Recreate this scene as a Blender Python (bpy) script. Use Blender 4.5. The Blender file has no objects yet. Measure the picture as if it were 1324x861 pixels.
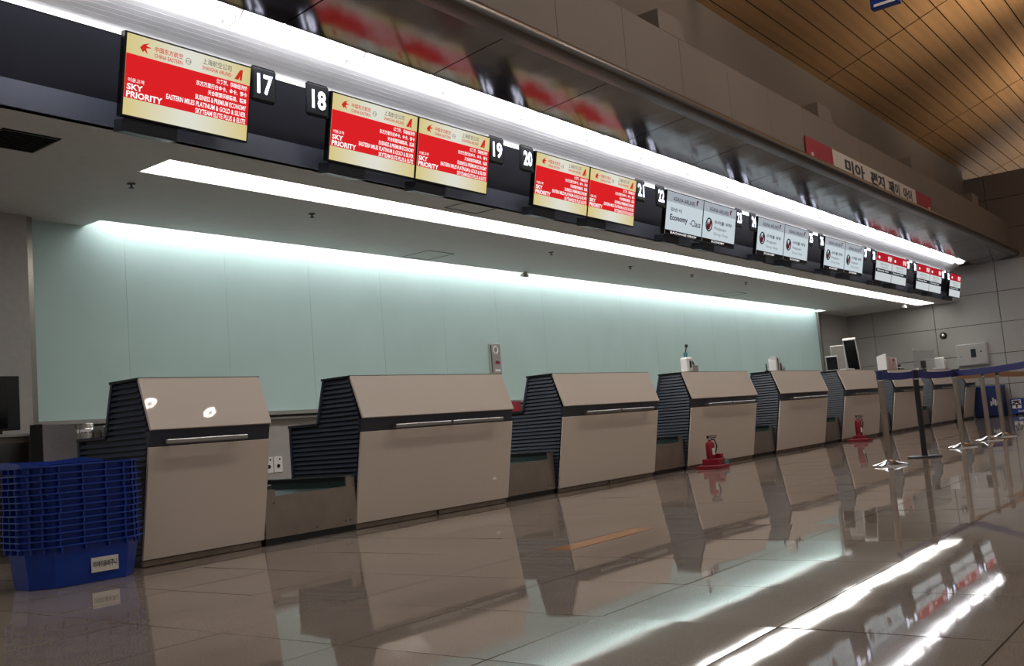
import bpy, bmesh, math, random
from mathutils import Vector, Matrix
random.seed(7)
sc = bpy.context.scene
COL = sc.collection
PI = math.pi

# ------------------------------------------------------------------ camera
def make_camera():
    f, yaw, pitch, roll = 1266.26, 0.920026, 0.095994, -0.08226
    fw = Vector((math.sin(yaw)*math.cos(pitch), math.cos(yaw)*math.cos(pitch), math.sin(pitch)))
    r0 = Vector((math.cos(yaw), -math.sin(yaw), 0)); u0 = r0.cross(fw)
    c, s = math.cos(roll), math.sin(roll)
    rt = c*r0 + s*u0; up = -s*r0 + c*u0
    cam = bpy.data.cameras.new('camera'); o = bpy.data.objects.new('camera', cam); COL.objects.link(o)
    m = Matrix((rt, up, -fw)).transposed().to_4x4(); m.translation = (0, 0, 0.70)
    o.matrix_world = m
    cam.sensor_width = 36; cam.sensor_fit = 'HORIZONTAL'; cam.lens = f*36/1324
    cam.clip_end = 200
    sc.camera = o
make_camera()

# ------------------------------------------------------------------ world, exposure
w = bpy.data.worlds.new('hall_ambient'); sc.world = w; w.use_nodes = True
bg = w.node_tree.nodes['Background']; bg.inputs[0].default_value = (1.0, 0.95, 0.90, 1); bg.inputs[1].default_value = 0.30
vs = sc.view_settings
vs.view_transform = 'Standard'; vs.look = 'None'; vs.gamma = 1; vs.use_curve_mapping = False; vs.exposure = 0.0

STRIP = 8.0      # radiance of the long ceiling strip
COVE = 22.0       # radiance of the cove diffusers above the monitors
WASH = 20.0       # radiance of the wall washer above the glass

def lamp_spot(name, loc, target, power, color, angle, blend, size):
    l = bpy.data.lights.new(name, 'SPOT'); l.energy = power; l.color = color; l.spot_size = angle; l.spot_blend = blend; l.shadow_soft_size = size
    o = bpy.data.objects.new(name, l); COL.objects.link(o); o.location = loc
    o.rotation_euler = (Vector(target)-Vector(loc)).to_track_quat('-Z', 'Y').to_euler()
    return o
# warm uplights of the hall, on the beam to the right of the view
for X in (11.1, 16.8, 22.5, 28.2, 33.9):
    lamp_spot('hall_uplight', (X, 0.6, 5.6), (X, 2.2, 7.4), 680, (1.0, 0.80, 0.56), math.radians(112), 1.0, 0.15)

# ------------------------------------------------------------------ helpers
def lin(c):
    c = c/255.0
    return c/12.92 if c <= 0.04045 else ((c+0.055)/1.055)**2.4
def rgb(r, g, b): return (lin(r), lin(g), lin(b), 1)

MATS = {}
def mat(name, col=(128,128,128), rough=0.5, metal=0.0, coat=0.0, spec=0.5, noise=None, bump=None, emit=None, estr=1.0, trans=0.0, ior=1.45, alpha=1.0, coat_rough=0.05):
    m = bpy.data.materials.new(name); m.use_nodes = True; nt = m.node_tree; b = nt.nodes['Principled BSDF']
    b.inputs['Base Color'].default_value = rgb(*col); b.inputs['Roughness'].default_value = rough
    b.inputs['Metallic'].default_value = metal; b.inputs['Coat Weight'].default_value = coat; b.inputs['Coat Roughness'].default_value = coat_rough
    b.inputs['Specular IOR Level'].default_value = spec; b.inputs['IOR'].default_value = ior
    b.inputs['Transmission Weight'].default_value = trans; b.inputs['Alpha'].default_value = alpha
    if emit: b.inputs['Emission Color'].default_value = rgb(*emit); b.inputs['Emission Strength'].default_value = estr
    if noise:   # (scale, amount, stretch)
        sc_, amt, st = noise
        tc = nt.nodes.new('ShaderNodeTexCoord'); mp = nt.nodes.new('ShaderNodeMapping'); mp.inputs['Scale'].default_value = st
        n = nt.nodes.new('ShaderNodeTexNoise'); n.inputs['Scale'].default_value = sc_; n.inputs['Detail'].default_value = 5
        r = nt.nodes.new('ShaderNodeValToRGB')
        c = rgb(*col)
        r.color_ramp.elements[0].position = .3; r.color_ramp.elements[1].position = .7
        r.color_ramp.elements[0].color = tuple(max(0, x*(1-amt)) for x in c[:3])+(1,)
        r.color_ramp.elements[1].color = tuple(min(1, x*(1+amt)) for x in c[:3])+(1,)
        nt.links.new(tc.outputs['Object'], mp.inputs['Vector']); nt.links.new(mp.outputs['Vector'], n.inputs['Vector'])
        nt.links.new(n.outputs['Fac'], r.inputs['Fac']); nt.links.new(r.outputs['Color'], b.inputs['Base Color'])
    if bump:    # (scale, strength, distance, stretch)
        s_, st_, d_, stv = bump
        tc = nt.nodes.new('ShaderNodeTexCoord'); mp = nt.nodes.new('ShaderNodeMapping'); mp.inputs['Scale'].default_value = stv
        n = nt.nodes.new('ShaderNodeTexNoise'); n.inputs['Scale'].default_value = s_; n.inputs['Detail'].default_value = 2
        bp = nt.nodes.new('ShaderNodeBump'); bp.inputs['Strength'].default_value = st_; bp.inputs['Distance'].default_value = d_
        nt.links.new(tc.outputs['Object'], mp.inputs['Vector']); nt.links.new(mp.outputs['Vector'], n.inputs['Vector'])
        nt.links.new(n.outputs['Fac'], bp.inputs['Height']); nt.links.new(bp.outputs['Normal'], b.inputs['Normal'])
    MATS[name] = m; return m

def emitmat(name, col, s):
    m = bpy.data.materials.new(name); m.use_nodes = True; nt = m.node_tree
    for n in list(nt.nodes):
        if n.type != 'OUTPUT_MATERIAL': nt.nodes.remove(n)
    e = nt.nodes.new('ShaderNodeEmission'); e.inputs[0].default_value = rgb(*col); e.inputs[1].default_value = s
    nt.links.new(e.outputs[0], nt.nodes['Material Output'].inputs[0]); MATS[name] = m; return m

class MB:
    """collects shapes, builds ONE mesh object"""
    def __init__(s): s.bm = bmesh.new()
    def box(s, x0, x1, y0, y1, z0, z1, bevel=0):
        t = bmesh.new()
        vs_ = [t.verts.new(p) for p in ((x0,y0,z0),(x1,y0,z0),(x1,y1,z0),(x0,y1,z0),(x0,y0,z1),(x1,y0,z1),(x1,y1,z1),(x0,y1,z1))]
        for f in ((0,3,2,1),(4,5,6,7),(0,1,5,4),(1,2,6,5),(2,3,7,6),(3,0,4,7)): t.faces.new([vs_[i] for i in f])
        if bevel: bmesh.ops.bevel(t, geom=t.edges[:], offset=bevel, segments=1, affect='EDGES')
        return s._merge(t)
    def _merge(s, t, M=None):
        if M: bmesh.ops.transform(t, matrix=M, verts=t.verts)
        me = bpy.data.meshes.new('tmp'); t.to_mesh(me); t.free(); s.bm.from_mesh(me); bpy.data.meshes.remove(me); return s
    def prism(s, poly, x0, x1, bevel=0):
        """poly in (y,z), extruded along x"""
        t = bmesh.new(); a = [t.verts.new((x0,p[0],p[1])) for p in poly]; b = [t.verts.new((x1,p[0],p[1])) for p in poly]
        n = len(poly); t.faces.new(a); t.faces.new(b[::-1])
        for i in range(n): t.faces.new((a[i],b[i],b[(i+1)%n],a[(i+1)%n]))
        bmesh.ops.recalc_face_normals(t, faces=t.faces)
        if bevel: bmesh.ops.bevel(t, geom=t.edges[:], offset=bevel, segments=1, affect='EDGES')
        return s._merge(t)
    def flat(s, poly, y, thick=0.002):
        """poly in (x,z), thin plate facing -y"""
        t = bmesh.new(); a = [t.verts.new((p[0],y,p[1])) for p in poly]; b = [t.verts.new((p[0],y+thick,p[1])) for p in poly]
        n = len(poly); t.faces.new(a); t.faces.new(b[::-1])
        for i in range(n): t.faces.new((a[i],b[i],b[(i+1)%n],a[(i+1)%n]))
        bmesh.ops.recalc_face_normals(t, faces=t.faces); return s._merge(t)
    def cyl(s, p0, p1, r0, r1=None, seg=16):
        r1 = r0 if r1 is None else r1; p0 = Vector(p0); p1 = Vector(p1); d = p1-p0
        t = bmesh.new(); bmesh.ops.create_cone(t, cap_ends=True, segments=seg, radius1=r0, radius2=r1, depth=d.length)
        M = Matrix.Translation((p0+p1)/2) @ d.to_track_quat('Z','Y').to_matrix().to_4x4()
        return s._merge(t, M)
    def tube(s, pts, r, seg=8):
        pts = [Vector(p) for p in pts]; t = bmesh.new(); rings = []
        for i, p in enumerate(pts):
            d = (pts[min(i+1,len(pts)-1)]-pts[max(i-1,0)]).normalized()
            q = d.to_track_quat('Z','Y'); rings.append([t.verts.new(p+q@Vector((r*math.cos(2*PI*k/seg), r*math.sin(2*PI*k/seg), 0))) for k in range(seg)])
        for a, b in zip(rings, rings[1:]):
            for k in range(seg): t.faces.new((a[k],a[(k+1)%seg],b[(k+1)%seg],b[k]))
        t.faces.new(rings[0][::-1]); t.faces.new(rings[-1]); bmesh.ops.recalc_face_normals(t, faces=t.faces); return s._merge(t)
    def lathe(s, prof, c=(0,0,0), seg=24, axis='Z'):
        t = bmesh.new(); rings = []
        for r, z in prof:
            r = max(r, 1e-4); rings.append([t.verts.new((r*math.cos(2*PI*k/seg), r*math.sin(2*PI*k/seg), z)) for k in range(seg)])
        for a, b in zip(rings, rings[1:]):
            for k in range(seg): t.faces.new((a[k],a[(k+1)%seg],b[(k+1)%seg],b[k]))
        t.faces.new(rings[0][::-1]); t.faces.new(rings[-1]); bmesh.ops.recalc_face_normals(t, faces=t.faces)
        M = Matrix.Translation(c)
        if axis == 'Y': M = M @ Matrix.Rotation(PI/2, 4, 'X')
        if axis == 'X': M = M @ Matrix.Rotation(PI/2, 4, 'Y')
        return s._merge(t, M)
    def torus(s, R, r, c=(0,0,0), axis='Z', seg=32, ms=8):
        t = bmesh.new(); rings = []
        for i in range(seg):
            a = 2*PI*i/seg
            rings.append([t.verts.new(((R+r*math.cos(2*PI*k/ms))*math.cos(a), (R+r*math.cos(2*PI*k/ms))*math.sin(a), r*math.sin(2*PI*k/ms))) for k in range(ms)])
        for i in range(seg):
            a, b = rings[i], rings[(i+1)%seg]
            for k in range(ms): t.faces.new((a[k],b[k],b[(k+1)%ms],a[(k+1)%ms]))
        bmesh.ops.recalc_face_normals(t, faces=t.faces)
        M = Matrix.Translation(c)
        if axis == 'Y': M = M @ Matrix.Rotation(PI/2, 4, 'X')
        return s._merge(t, M)
    def rot(s, M): bmesh.ops.transform(s.bm, matrix=M, verts=s.bm.verts); return s
    def mesh(s, name, m, smooth=False):
        me = bpy.data.meshes.new(name); s.bm.to_mesh(me); s.bm.free()
        if m: me.materials.append(MATS[m] if isinstance(m, str) else m)
        if smooth: me.shade_smooth()
        return me
    def build(s, name, m, parent=None, smooth=False, loc=None):
        me = s.mesh(name, m, smooth)
        if smooth: me.set_sharp_from_angle(angle=math.radians(38))
        return link(name, me, parent, loc)

def link(name, me, parent=None, loc=None, rot=None):
    o = bpy.data.objects.new(name, me); COL.objects.link(o)
    if parent: o.parent = parent
    if loc: o.location = loc
    if rot: o.rotation_euler = rot
    return o
def empty(name, loc=(0,0,0), rot=(0,0,0)):
    o = link(name, None, None, loc, rot); o.empty_display_size = .1; return o
def tag(o, label, cat, group=None):
    o['label'] = label; o['category'] = cat
    if group: o['group'] = group
    return o
def structure(o, label=None):
    o['kind'] = 'structure'
    if label: o['label'] = label
    return o
def copy_tree(o, parent=None):
    c = o.copy(); COL.objects.link(c); c.parent = parent
    for ch in o.children: copy_tree(ch, c)
    return c

_tcache = {}
def text_mesh(s, bold=0.0):
    """flat letter mesh, unit normalised: x 0..1, z 0..1"""
    k = (s, bold)
    if k in _tcache: return _tcache[k]
    c = bpy.data.curves.new('t', 'FONT'); c.body = s; c.offset = bold; c.resolution_u = 2; c.fill_mode = 'FRONT'
    o = bpy.data.objects.new('t', c); COL.objects.link(o)
    dg = bpy.context.evaluated_depsgraph_get(); m = bpy.data.meshes.new_from_object(o.evaluated_get(dg))
    bpy.data.objects.remove(o); bpy.data.curves.remove(c)
    vs_ = [v.co.copy() for v in m.vertices]
    x0 = min(v.x for v in vs_); x1 = max(v.x for v in vs_); y0 = min(v.y for v in vs_); y1 = max(v.y for v in vs_)
    for v in m.vertices: v.co = ((v.co.x-x0)/(x1-x0), 0, (v.co.y-y0)/(y1-y0))
    m.materials.clear(); _tcache[k] = m; return m
def lettering(parent, s, x0, x1, z0, z1, y, m, name='lettering', bold=0.012, M=None):
    me = text_mesh(s, bold).copy(); me.name = name
    for v in me.vertices: v.co = (x0+v.co.x*(x1-x0), y, z0+v.co.z*(z1-z0))
    if M: me.transform(M)
    me.materials.append(MATS[m]); return link(name, me, parent)

# ------------------------------------------------------------------ materials
mat('tile', (100,90,82), .06, spec=.30)
nt = MATS['tile'].node_tree; b = nt.nodes['Principled BSDF']
tc = nt.nodes.new('ShaderNodeTexCoord'); geo = nt.nodes.new('ShaderNodeNewGeometry'); oi = nt.nodes.new('ShaderNodeObjectInfo')
n1 = nt.nodes.new('ShaderNodeTexNoise'); n1.inputs['Scale'].default_value = 220; n1.inputs['Detail'].default_value = 3
n2 = nt.nodes.new('ShaderNodeTexNoise'); n2.inputs['Scale'].default_value = 1.3; n2.inputs['Detail'].default_value = 4
r1 = nt.nodes.new('ShaderNodeValToRGB'); r1.color_ramp.elements[0].position = .35; r1.color_ramp.elements[1].position = .68
r1.color_ramp.elements[0].color = rgb(124,112,102); r1.color_ramp.elements[1].color = rgb(150,137,126)
mx = nt.nodes.new('ShaderNodeMix'); mx.data_type = 'RGBA'; mx.blend_type = 'MULTIPLY'; mx.inputs['Factor'].default_value = .5
r2 = nt.nodes.new('ShaderNodeValToRGB'); r2.color_ramp.elements[0].color = (.62,.62,.62,1); r2.color_ramp.elements[1].color = (1.1,1.1,1.1,1)
r2.color_ramp.elements[0].position = .3; r2.color_ramp.elements[1].position = .7
nt.links.new(geo.outputs['Position'], n1.inputs['Vector']); nt.links.new(geo.outputs['Position'], n2.inputs['Vector'])
nt.links.new(n1.outputs['Fac'], r1.inputs['Fac']); nt.links.new(n2.outputs['Fac'], r2.inputs['Fac'])
nt.links.new(r1.outputs['Color'], mx.inputs['A']); nt.links.new(r2.outputs['Color'], mx.inputs['B']); nt.links.new(mx.outputs['Result'], b.inputs['Base Color'])
rr = nt.nodes.new('ShaderNodeMapRange'); rr.inputs['To Min'].default_value = .015; rr.inputs['To Max'].default_value = .05
nt.links.new(n2.outputs['Fac'], rr.inputs['Value']); nt.links.new(rr.outputs['Result'], b.inputs['Roughness'])
n3 = nt.nodes.new('ShaderNodeTexNoise'); n3.inputs['Scale'].default_value = 2.2; n3.inputs['Detail'].default_value = 1
bp = nt.nodes.new('ShaderNodeBump'); bp.inputs['Strength'].default_value = .055; bp.inputs['Distance'].default_value = .012
nt.links.new(geo.outputs['Position'], n3.inputs['Vector']); nt.links.new(n3.outputs['Fac'], bp.inputs['Height']); nt.links.new(bp.outputs['Normal'], b.inputs['Normal'])

mat('grout', (38,33,30), .8)
mat('orange_tape', (186,128,84), .08)
mat('panel_taupe', (196,183,171), .45, coat=.13, coat_rough=.008, spec=.2, noise=(400,.03,(1,1,1)))
mat('navy', (20,22,28), .45, noise=(30,.15,(1,1,1)))
mat('slat_navy', (50,57,70), .38)
mat('band_navy', (42,44,54), .4)
mat('steel', (144,140,134), .28, metal=1, noise=(60,.12,(.05,1,8)))
mat('steel_dark', (132,120,110), .38, metal=.55, noise=(5,.12,(1,1,1)))
mat('chrome', (210,210,210), .12, metal=1)
mat('plinth', (120,105,92), .35, metal=.6, noise=(8,.2,(1,1,1)))
mat('black', (14,14,16), .45)
mat('black_gloss', (10,10,12), .15)
mat('belt_green', (52,68,64), .35, noise=(25,.1,(1,1,1)))
mat('rail_dark', (30,32,34), .3)
mat('silver_edge', (190,190,188), .25, metal=1)
mat('glass_panel', (177,200,196), .45, spec=.25, noise=(1.5,.03,(1,1,1)))
mat('wall_grey', (165,160,155), .6, noise=(20,.04,(1,1,1)))
mat('wall_ledge', (165,162,158), .3, metal=.5)
mat('soffit', (212,210,208), .6, noise=(12,.03,(1,1,1)))
mat('soffit_line', (90,90,92), .6)
mat('fascia_navy', (24,24,32), .75, spec=.15, noise=(300,.1,(1,1,1)))
mat('fascia_slate', (84,88,102), .4)
mat('bracket', (40,42,52), .45)
mat('white_paint', (235,235,238), .45)
mat('mirror', (112,109,109), .13, metal=.9, bump=(1.6,.4,.02,(1,.5,1)), noise=(3,.12,(1,1,1)))
mat('canopy_dark', (26,25,26), .6)
mat('lip_metal', (104,99,96), .28, metal=.9)
mat('upper_wall', (114,103,94), .7, noise=(60,.04,(1,1,1)))
mat('end_panel', (150,146,142), .42, noise=(30,.04,(1,1,1)))
mat('joint_dark', (28,26,26), .8)
mat('plank', (172,136,98), .42, metal=.15, noise=(2.2,.16,(.15,3,1)))
mat('blue_plastic', (10,50,138), .38, noise=(12,.12,(1,1,1)))
mat('blue_dark', (14,36,84), .4)
mat('blue_belt', (34,36,100), .6)
mat('tan_belt', (150,108,74), .6)
mat('label_paper', (206,200,188), .6)
mat('white_matte', (225,222,218), .5)
mat('grey_plastic', (150,146,142), .5)
mat('grey_light', (190,188,186), .45)
mat('fabric_grey', (92,86,88), .85, noise=(90,.15,(1,1,1)))
mat('fabric_red', (140,28,46), .8, noise=(90,.15,(1,1,1)))
mat('red_paint', (128,20,34), .35)
mat('red_banner', (150,40,54), .6)
mat('banner_white', (196,188,178), .6)
mat('pink_plastic', (206,172,168), .5)
mat('teal_plastic', (60,120,125), .4)
mat('vent_black', (16,17,20), .6)
mat('acrylic', (225,232,232), .08, trans=.85, ior=1.2, alpha=.55)
emitmat('em_strip', (255,252,246), STRIP)
emitmat('em_cove', (250,251,255), COVE)
emitmat('em_wash', (252,253,255), WASH)
emitmat('em_slit', (255,255,255), 2.5)
emitmat('em_number', (226,230,255), 4.5)
emitmat('em_ring', (255,250,240), 170)
emitmat('em_troffer', (255,246,234), 24)
emitmat('sc_red', (218,34,38), 1); emitmat('sc_white', (250,246,246), 1.1); emitmat('sc_logo', (205,44,34), 1); emitmat('sc_grey', (120,116,104), 1)
emitmat('sc_pale', (196,208,214), 1.0); emitmat('sc_head', (164,170,178), 1.0); emitmat('sc_dark', (44,46,54), 1); emitmat('sc_maroon', (96,30,40), 1)
emitmat('sc_redhead', (176,30,44), 1); emitmat('sc_body', (200,206,208), 1); emitmat('sc_strip', (34,44,50), 1); emitmat('sc_mid', (120,128,132), 1); emitmat('sc_ink', (36,34,34), 1)
# beige screen field, paler in the middle of the display (displayed content)
m = bpy.data.materials.new('sc_beige'); m.use_nodes = True; MATS['sc_beige'] = m; nt = m.node_tree
for n in list(nt.nodes):
    if n.type != 'OUTPUT_MATERIAL': nt.nodes.remove(n)
tc = nt.nodes.new('ShaderNodeTexCoord'); sx = nt.nodes.new('ShaderNodeSeparateXYZ'); ab = nt.nodes.new('ShaderNodeMath'); ab.operation = 'ABSOLUTE'
rp = nt.nodes.new('ShaderNodeValToRGB'); e = nt.nodes.new('ShaderNodeEmission')
rp.color_ramp.elements[0].color = rgb(222,222,208); rp.color_ramp.elements[1].color = rgb(214,198,136); rp.color_ramp.elements[1].position = .48; rp.color_ramp.elements[0].position = .05
nt.links.new(tc.outputs['Object'], sx.inputs[0]); nt.links.new(sx.outputs[0], ab.inputs[0]); nt.links.new(ab.outputs[0], rp.inputs[0]); nt.links.new(rp.outputs[0], e.inputs[0])
nt.links.new(e.outputs[0], nt.nodes['Material Output'].inputs[0])

# ================================================================== SETTING
# ---- floor: grout bed, tiles near the camera as parts, the rest as one
floor = MB().box(-8, 27.0, -10, 9.4, -.12, -.004).build('floor', 'grout'); structure(floor, 'polished brown-grey stone tile floor')
TX, TY, X0, Y0 = .652, .665, 3.01, 1.33
tile_me = MB().box(-TX/2+.003, TX/2-.003, -TY/2+.003, TY/2-.003, -.02, 0).mesh('tile', 'tile')
rest = bmesh.new()
for i in range(-16, 38):
    for j in range(-17, 13):
        x = X0+(i+.5)*TX; y = Y0+(j+.5)*TY
        if x > 26.9 or y > 9.2: continue
        a, bb = random.gauss(0, .0015), random.gauss(0, .0015)
        if 0.5 < x < 13.5 and 0.0 < y < 5.9:
            link('tile', tile_me, floor, (x, y, 0), (a, bb, 0))
        else:
            hx, hy = TX/2-.003, TY/2-.003
            v = [rest.verts.new((x+sx_*hx, y+sy_*hy, -bb*sx_*hx+a*sy_*hy)) for sx_, sy_ in ((-1,-1),(1,-1),(1,1),(-1,1))]
            rest.faces.new(v)
me = bpy.data.meshes.new('tiles'); rest.to_mesh(me); rest.free(); me.materials.append(MATS['tile'])
o = link('tiles', me, floor); o['kind'] = 'stuff'
# orange floor line
tag(MB().box(4.53, 5.44, 3.16, 3.30, .0005, .0022).build('floor_marking', 'orange_tape'), 'faded orange tape line stuck on the polished floor', 'floor marking')

# ---- rear wall with glass cladding
wall = MB().box(2.0, 27.0, 8.82, 9.0, 0, 3.3).box(2.0, 4.28, 8.62, 8.82, 0, 3.0).build('wall_back', 'wall_grey'); structure(wall, 'grey rear wall behind the check-in counters')
xs = [4.37, 5.31]
while xs[-1]+1.17 < 24.0: xs.append(xs[-1]+1.17)
xs.append(24.12)
for a, b_ in zip(xs, xs[1:]):
    MB().box(a+.0006, b_-.0006, 8.755, 8.79, 1.10, 3.02, .002).build('glass_panel', 'glass_panel', wall)
MB().box(4.37, 24.12, 8.70, 8.82, 1.055, 1.097).build('ledge', 'wall_ledge', wall)
MB().box(4.37, 24.12, 8.735, 8.82, 1.01, 1.03).build('ledge', 'wall_ledge', wall)
o = MB().box(4.29, 4.35, 8.66, 8.80, 1.02, 2.95, .004).build('trim_1', 'steel'); structure(o, 'brushed steel trim at the left end of the glass wall')
o = MB().box(24.13, 24.24, 8.70, 8.82, 0, 2.95, .004).build('trim_2', 'steel'); structure(o, 'steel trim at the right end of the glass wall')
o = MB().box(24.3, 26.4, 8.78, 8.82, 1.1, 2.28, .004).build('door_1', 'end_panel'); structure(o, 'flush grey service door beside the glass wall')
MB().box(24.42, 24.48, 8.74, 8.78, 1.0, 1.35).build('handle', 'steel', o)

# ---- end wall, clad in panels
ew = MB().box(26.62, 26.9, -6.0, 9.0, 0, 6.0).build('wall_right', 'joint_dark'); structure(ew, 'end wall clad in large grey panels')
PY, PZ = 1.555, .765
zs = [0, .015+.765, 1.545, 2.31, 3.075, 3.84, 4.605, 5.37, 6.0]
ys = [8.99, 8.15] + [8.15-PY*k for k in range(1, 8)]
for y1, y0 in zip(ys, ys[1:]):
    for z0, z1 in zip(zs, zs[1:]):
        up = z0 > 3.5
        MB().box(26.598, 26.63, y0+.006, y1-.006, z0+.006, z1-.006, .003).build('wall_panel', 'upper_wall' if up else 'end_panel', ew)

# ---- soffit over the counters
sof = MB()
sof.box(1.0, 26.6, 6.0, 6.41, 2.95, 3.0).box(1.0, 26.6, 6.83, 8.47, 2.95, 3.0).box(1.0, 3.05, 6.41, 6.83, 2.95, 3.0).box(3.455, 4.28, 6.41, 6.83, 2.95, 3.0).box(26.1, 26.6, 6.41, 6.83, 2.95, 3.0)
sof.box(1.0, 4.9, 8.47, 8.82, 2.95, 3.0).box(24.1, 26.6, 8.47, 8.82, 2.95, 3.0)
sof.box(4.9, 24.1, 8.45, 8.47, 2.95, 3.25).box(4.9, 24.1, 8.45, 8.82, 3.25, 3.3).box(1.0, 26.6, 6.06, 9.0, 3.32, 3.36)
sof = sof.build('ceiling_soffit', 'soffit'); structure(sof, 'low grey soffit above the check-in counters')
for (x0, x1, y0, y1) in ((8.9, 9.38, 7.95, 8.42), (7.35, 7.85, 6.04, 6.32), (17.6, 18.1, 7.9, 8.35)):
    h = MB()
    for bx in ((x0,x1,y0,y0+.012),(x0,x1,y1-.012,y1),(x0,x0+.012,y0,y1),(x1-.012,x1,y0,y1)): h.box(*bx, 2.946, 2.951)
    h.build('access_hatch', 'soffit_line', sof)
# strip light
t = empty('strip_light', (15.2, 6.62, 2.95)); tag(t, 'long bright white strip light set into the grey soffit', 'light')
MB().box(-10.9, 10.9, -.205, .205, .006, .02).build('diffuser', 'em_strip', t)
f = MB(); f.box(-10.92, 10.92, -.215, -.203, -.004, .04).box(-10.92, 10.92, .203, .215, -.004, .04).box(-10.92, -10.9, -.2, .2, -.004, .04).box(10.9, 10.92, -.2, .2, -.004, .04)
f.build('frame', 'white_paint', t)
# wall washer above the glass
t = empty('wall_washer', (14.5, 8.62, 3.1)); tag(t, 'bright wall-washing light hidden in the slot above the green glass', 'light')
MB().box(-9.5, 9.5, -.08, .06, .05, .06).build('diffuser', 'em_wash', t)
MB().box(-9.5, 9.5, -.09, .07, .06, .13).build('housing', 'white_paint', t)
# vent in the soffit
t = empty('ceiling_vent', (3.25, 6.62, 2.95)); tag(t, 'black slotted air vent in the soffit at the far left', 'vent')
f = MB(); f.box(-.2, .2, -.2, -.185, -.006, .03).box(-.2, .2, .185, .2, -.006, .03).box(-.2, -.185, -.2, .2, -.006, .03).box(.185, .2, -.2, .2, -.006, .03); f.build('frame', 'black', t)
MB().box(-.2, .2, -.2, .2, .03, .05).build('backing', 'vent_black', t)
for k in range(9): MB().box(-.185, .185, -.17+k*.042, -.16+k*.042, 0, .025).build('slat', 'vent_black', t)
# sprinklers and detectors
spr = [(4.44,7.18,'sprinkler head in the soffit nearest the air vent'),(6.40,7.22,'sprinkler head in the soffit above the second counter'),(10.5,7.24,'sprinkler head in the soffit right of the access hatch'),(12.67,7.33,'sprinkler head in the soffit above the gap after the third double counter'),(14.51,7.25,'sprinkler head in the soffit above the fourth double counter'),(16.5,7.2,'sprinkler head in the soffit farthest down the row')]
for x, y, lb in spr:
    t = empty('sprinkler', (x, y, 2.95)); tag(t, lb, 'sprinkler', 'sprinklers in the soffit')
    MB().lathe([(.035,0),(.035,-.006),(.012,-.01)], seg=12).build('rosette', 'black', t)
    MB().cyl((0,0,-.008),(0,0,-.035),.008).cyl((0,0,-.035),(0,0,-.04),.022).build('nozzle', 'black', t)
t = empty('security_camera', (11.47, 8.40, 2.95)); tag(t, 'small white camera under the soffit edge by the glass wall', 'camera')
MB().cyl((0,0,0),(0,0,-.03),.03).build('mount', 'white_matte', t); MB().box(-.09,.05,-.03,.03,-.075,-.03,.006).build('housing', 'grey_light', t)
t = empty('security_camera', (25.2, 6.9, 2.95)); tag(t, 'small camera hanging under the soffit near the end wall', 'camera')
MB().cyl((0,0,0),(0,0,-.04),.03).build('mount', 'white_matte', t); MB().box(-.12,.06,-.035,.035,-.10,-.04,.006).build('housing', 'grey_light', t)

# ---- fascia behind the monitors
o = MB().box(1.0, 26.1, 6.0, 6.05, 3.135, 3.655).build('wall_fascia', 'fascia_navy'); structure(o, 'dark navy fascia band carrying the monitors')
o = MB().prism([(6.0,3.135),(5.985,2.95),(6.05,2.95),(6.05,3.135)], 1.0, 26.1).build('trim_3', 'fascia_slate'); structure(o, 'slate grey strip along the foot of the fascia')
o = MB().prism([(6.0,3.0),(6.0,3.66),(5.9,3.8),(6.05,3.8),(6.05,3.0)], 26.1, 26.12).build('trim_4', 'fascia_navy'); structure(o, 'dark end cap of the fascia')
# slit light between fascia and cove
t = tag(MB().box(1.0, 26.0, 5.965, 5.995, 3.634, 3.648).build('slit_light', 'em_slit'), 'thin white line of light along the top of the dark fascia', 'light')

# ---- canopy: mirror panels, cove reflector, lip
can = MB().prism([(4.50,3.905),(5.42,3.83),(5.42,3.90),(5.98,3.90),(5.98,3.96),(4.6,3.96)], 1.0, 26.6).build('ceiling_canopy', 'canopy_dark'); structure(can, 'projecting canopy above the monitors')
pm = []
x = 1.43
SP = 1.605
def mz(y): return 3.757+.098*(5.75-y)
while x < 26.5:
    x1 = min(x+SP, 26.58)
    MB().prism([(4.535,mz(4.535)),(5.40,mz(5.40)),(5.425,mz(5.425)+.03),(5.40,mz(5.4)+.03),(4.535,mz(4.535)+.02)], x+.007, x1-.007).build('mirror_panel', 'mirror', can)
    x = x1
# cove reflector: curved white trough with fine steps
cv = MB()
prof = [(5.40,3.795),(5.43,3.815),(5.50,3.845),(5.60,3.845),(5.68,3.815),(5.72,3.775)]
for k in range(7):
    y = 5.72+k*.038; z = 3.775-k*.017
    prof += [(y+.033, z-.0145), (y+.0345, z-.011), (y+.0375, z-.017)]
prof += [(5.995,3.65)]
out = prof + [(5.995,3.89),(5.42,3.89)]
cv.prism(out, 1.0, 26.0).build('cove_reflector', 'white_paint', can)
lip = MB(); n = 10
pf = [(4.60,3.87),(4.535,3.872)] + [(4.50-.055*math.sin(PI*k/n), 3.945-.07*math.cos(PI*k/n)) for k in range(n+1)] + [(4.60,4.02)]
lip.prism(pf, 1.0, 26.6); o = lip.build('trim_5', 'lip_metal', smooth=True); structure(o, 'rounded metal lip along the canopy edge')
t = empty('cove_light', (14, 5.55, 3.80)); tag(t, 'glowing white cove light running above all the monitors', 'light')
k = 0; x = 1.0
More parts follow.
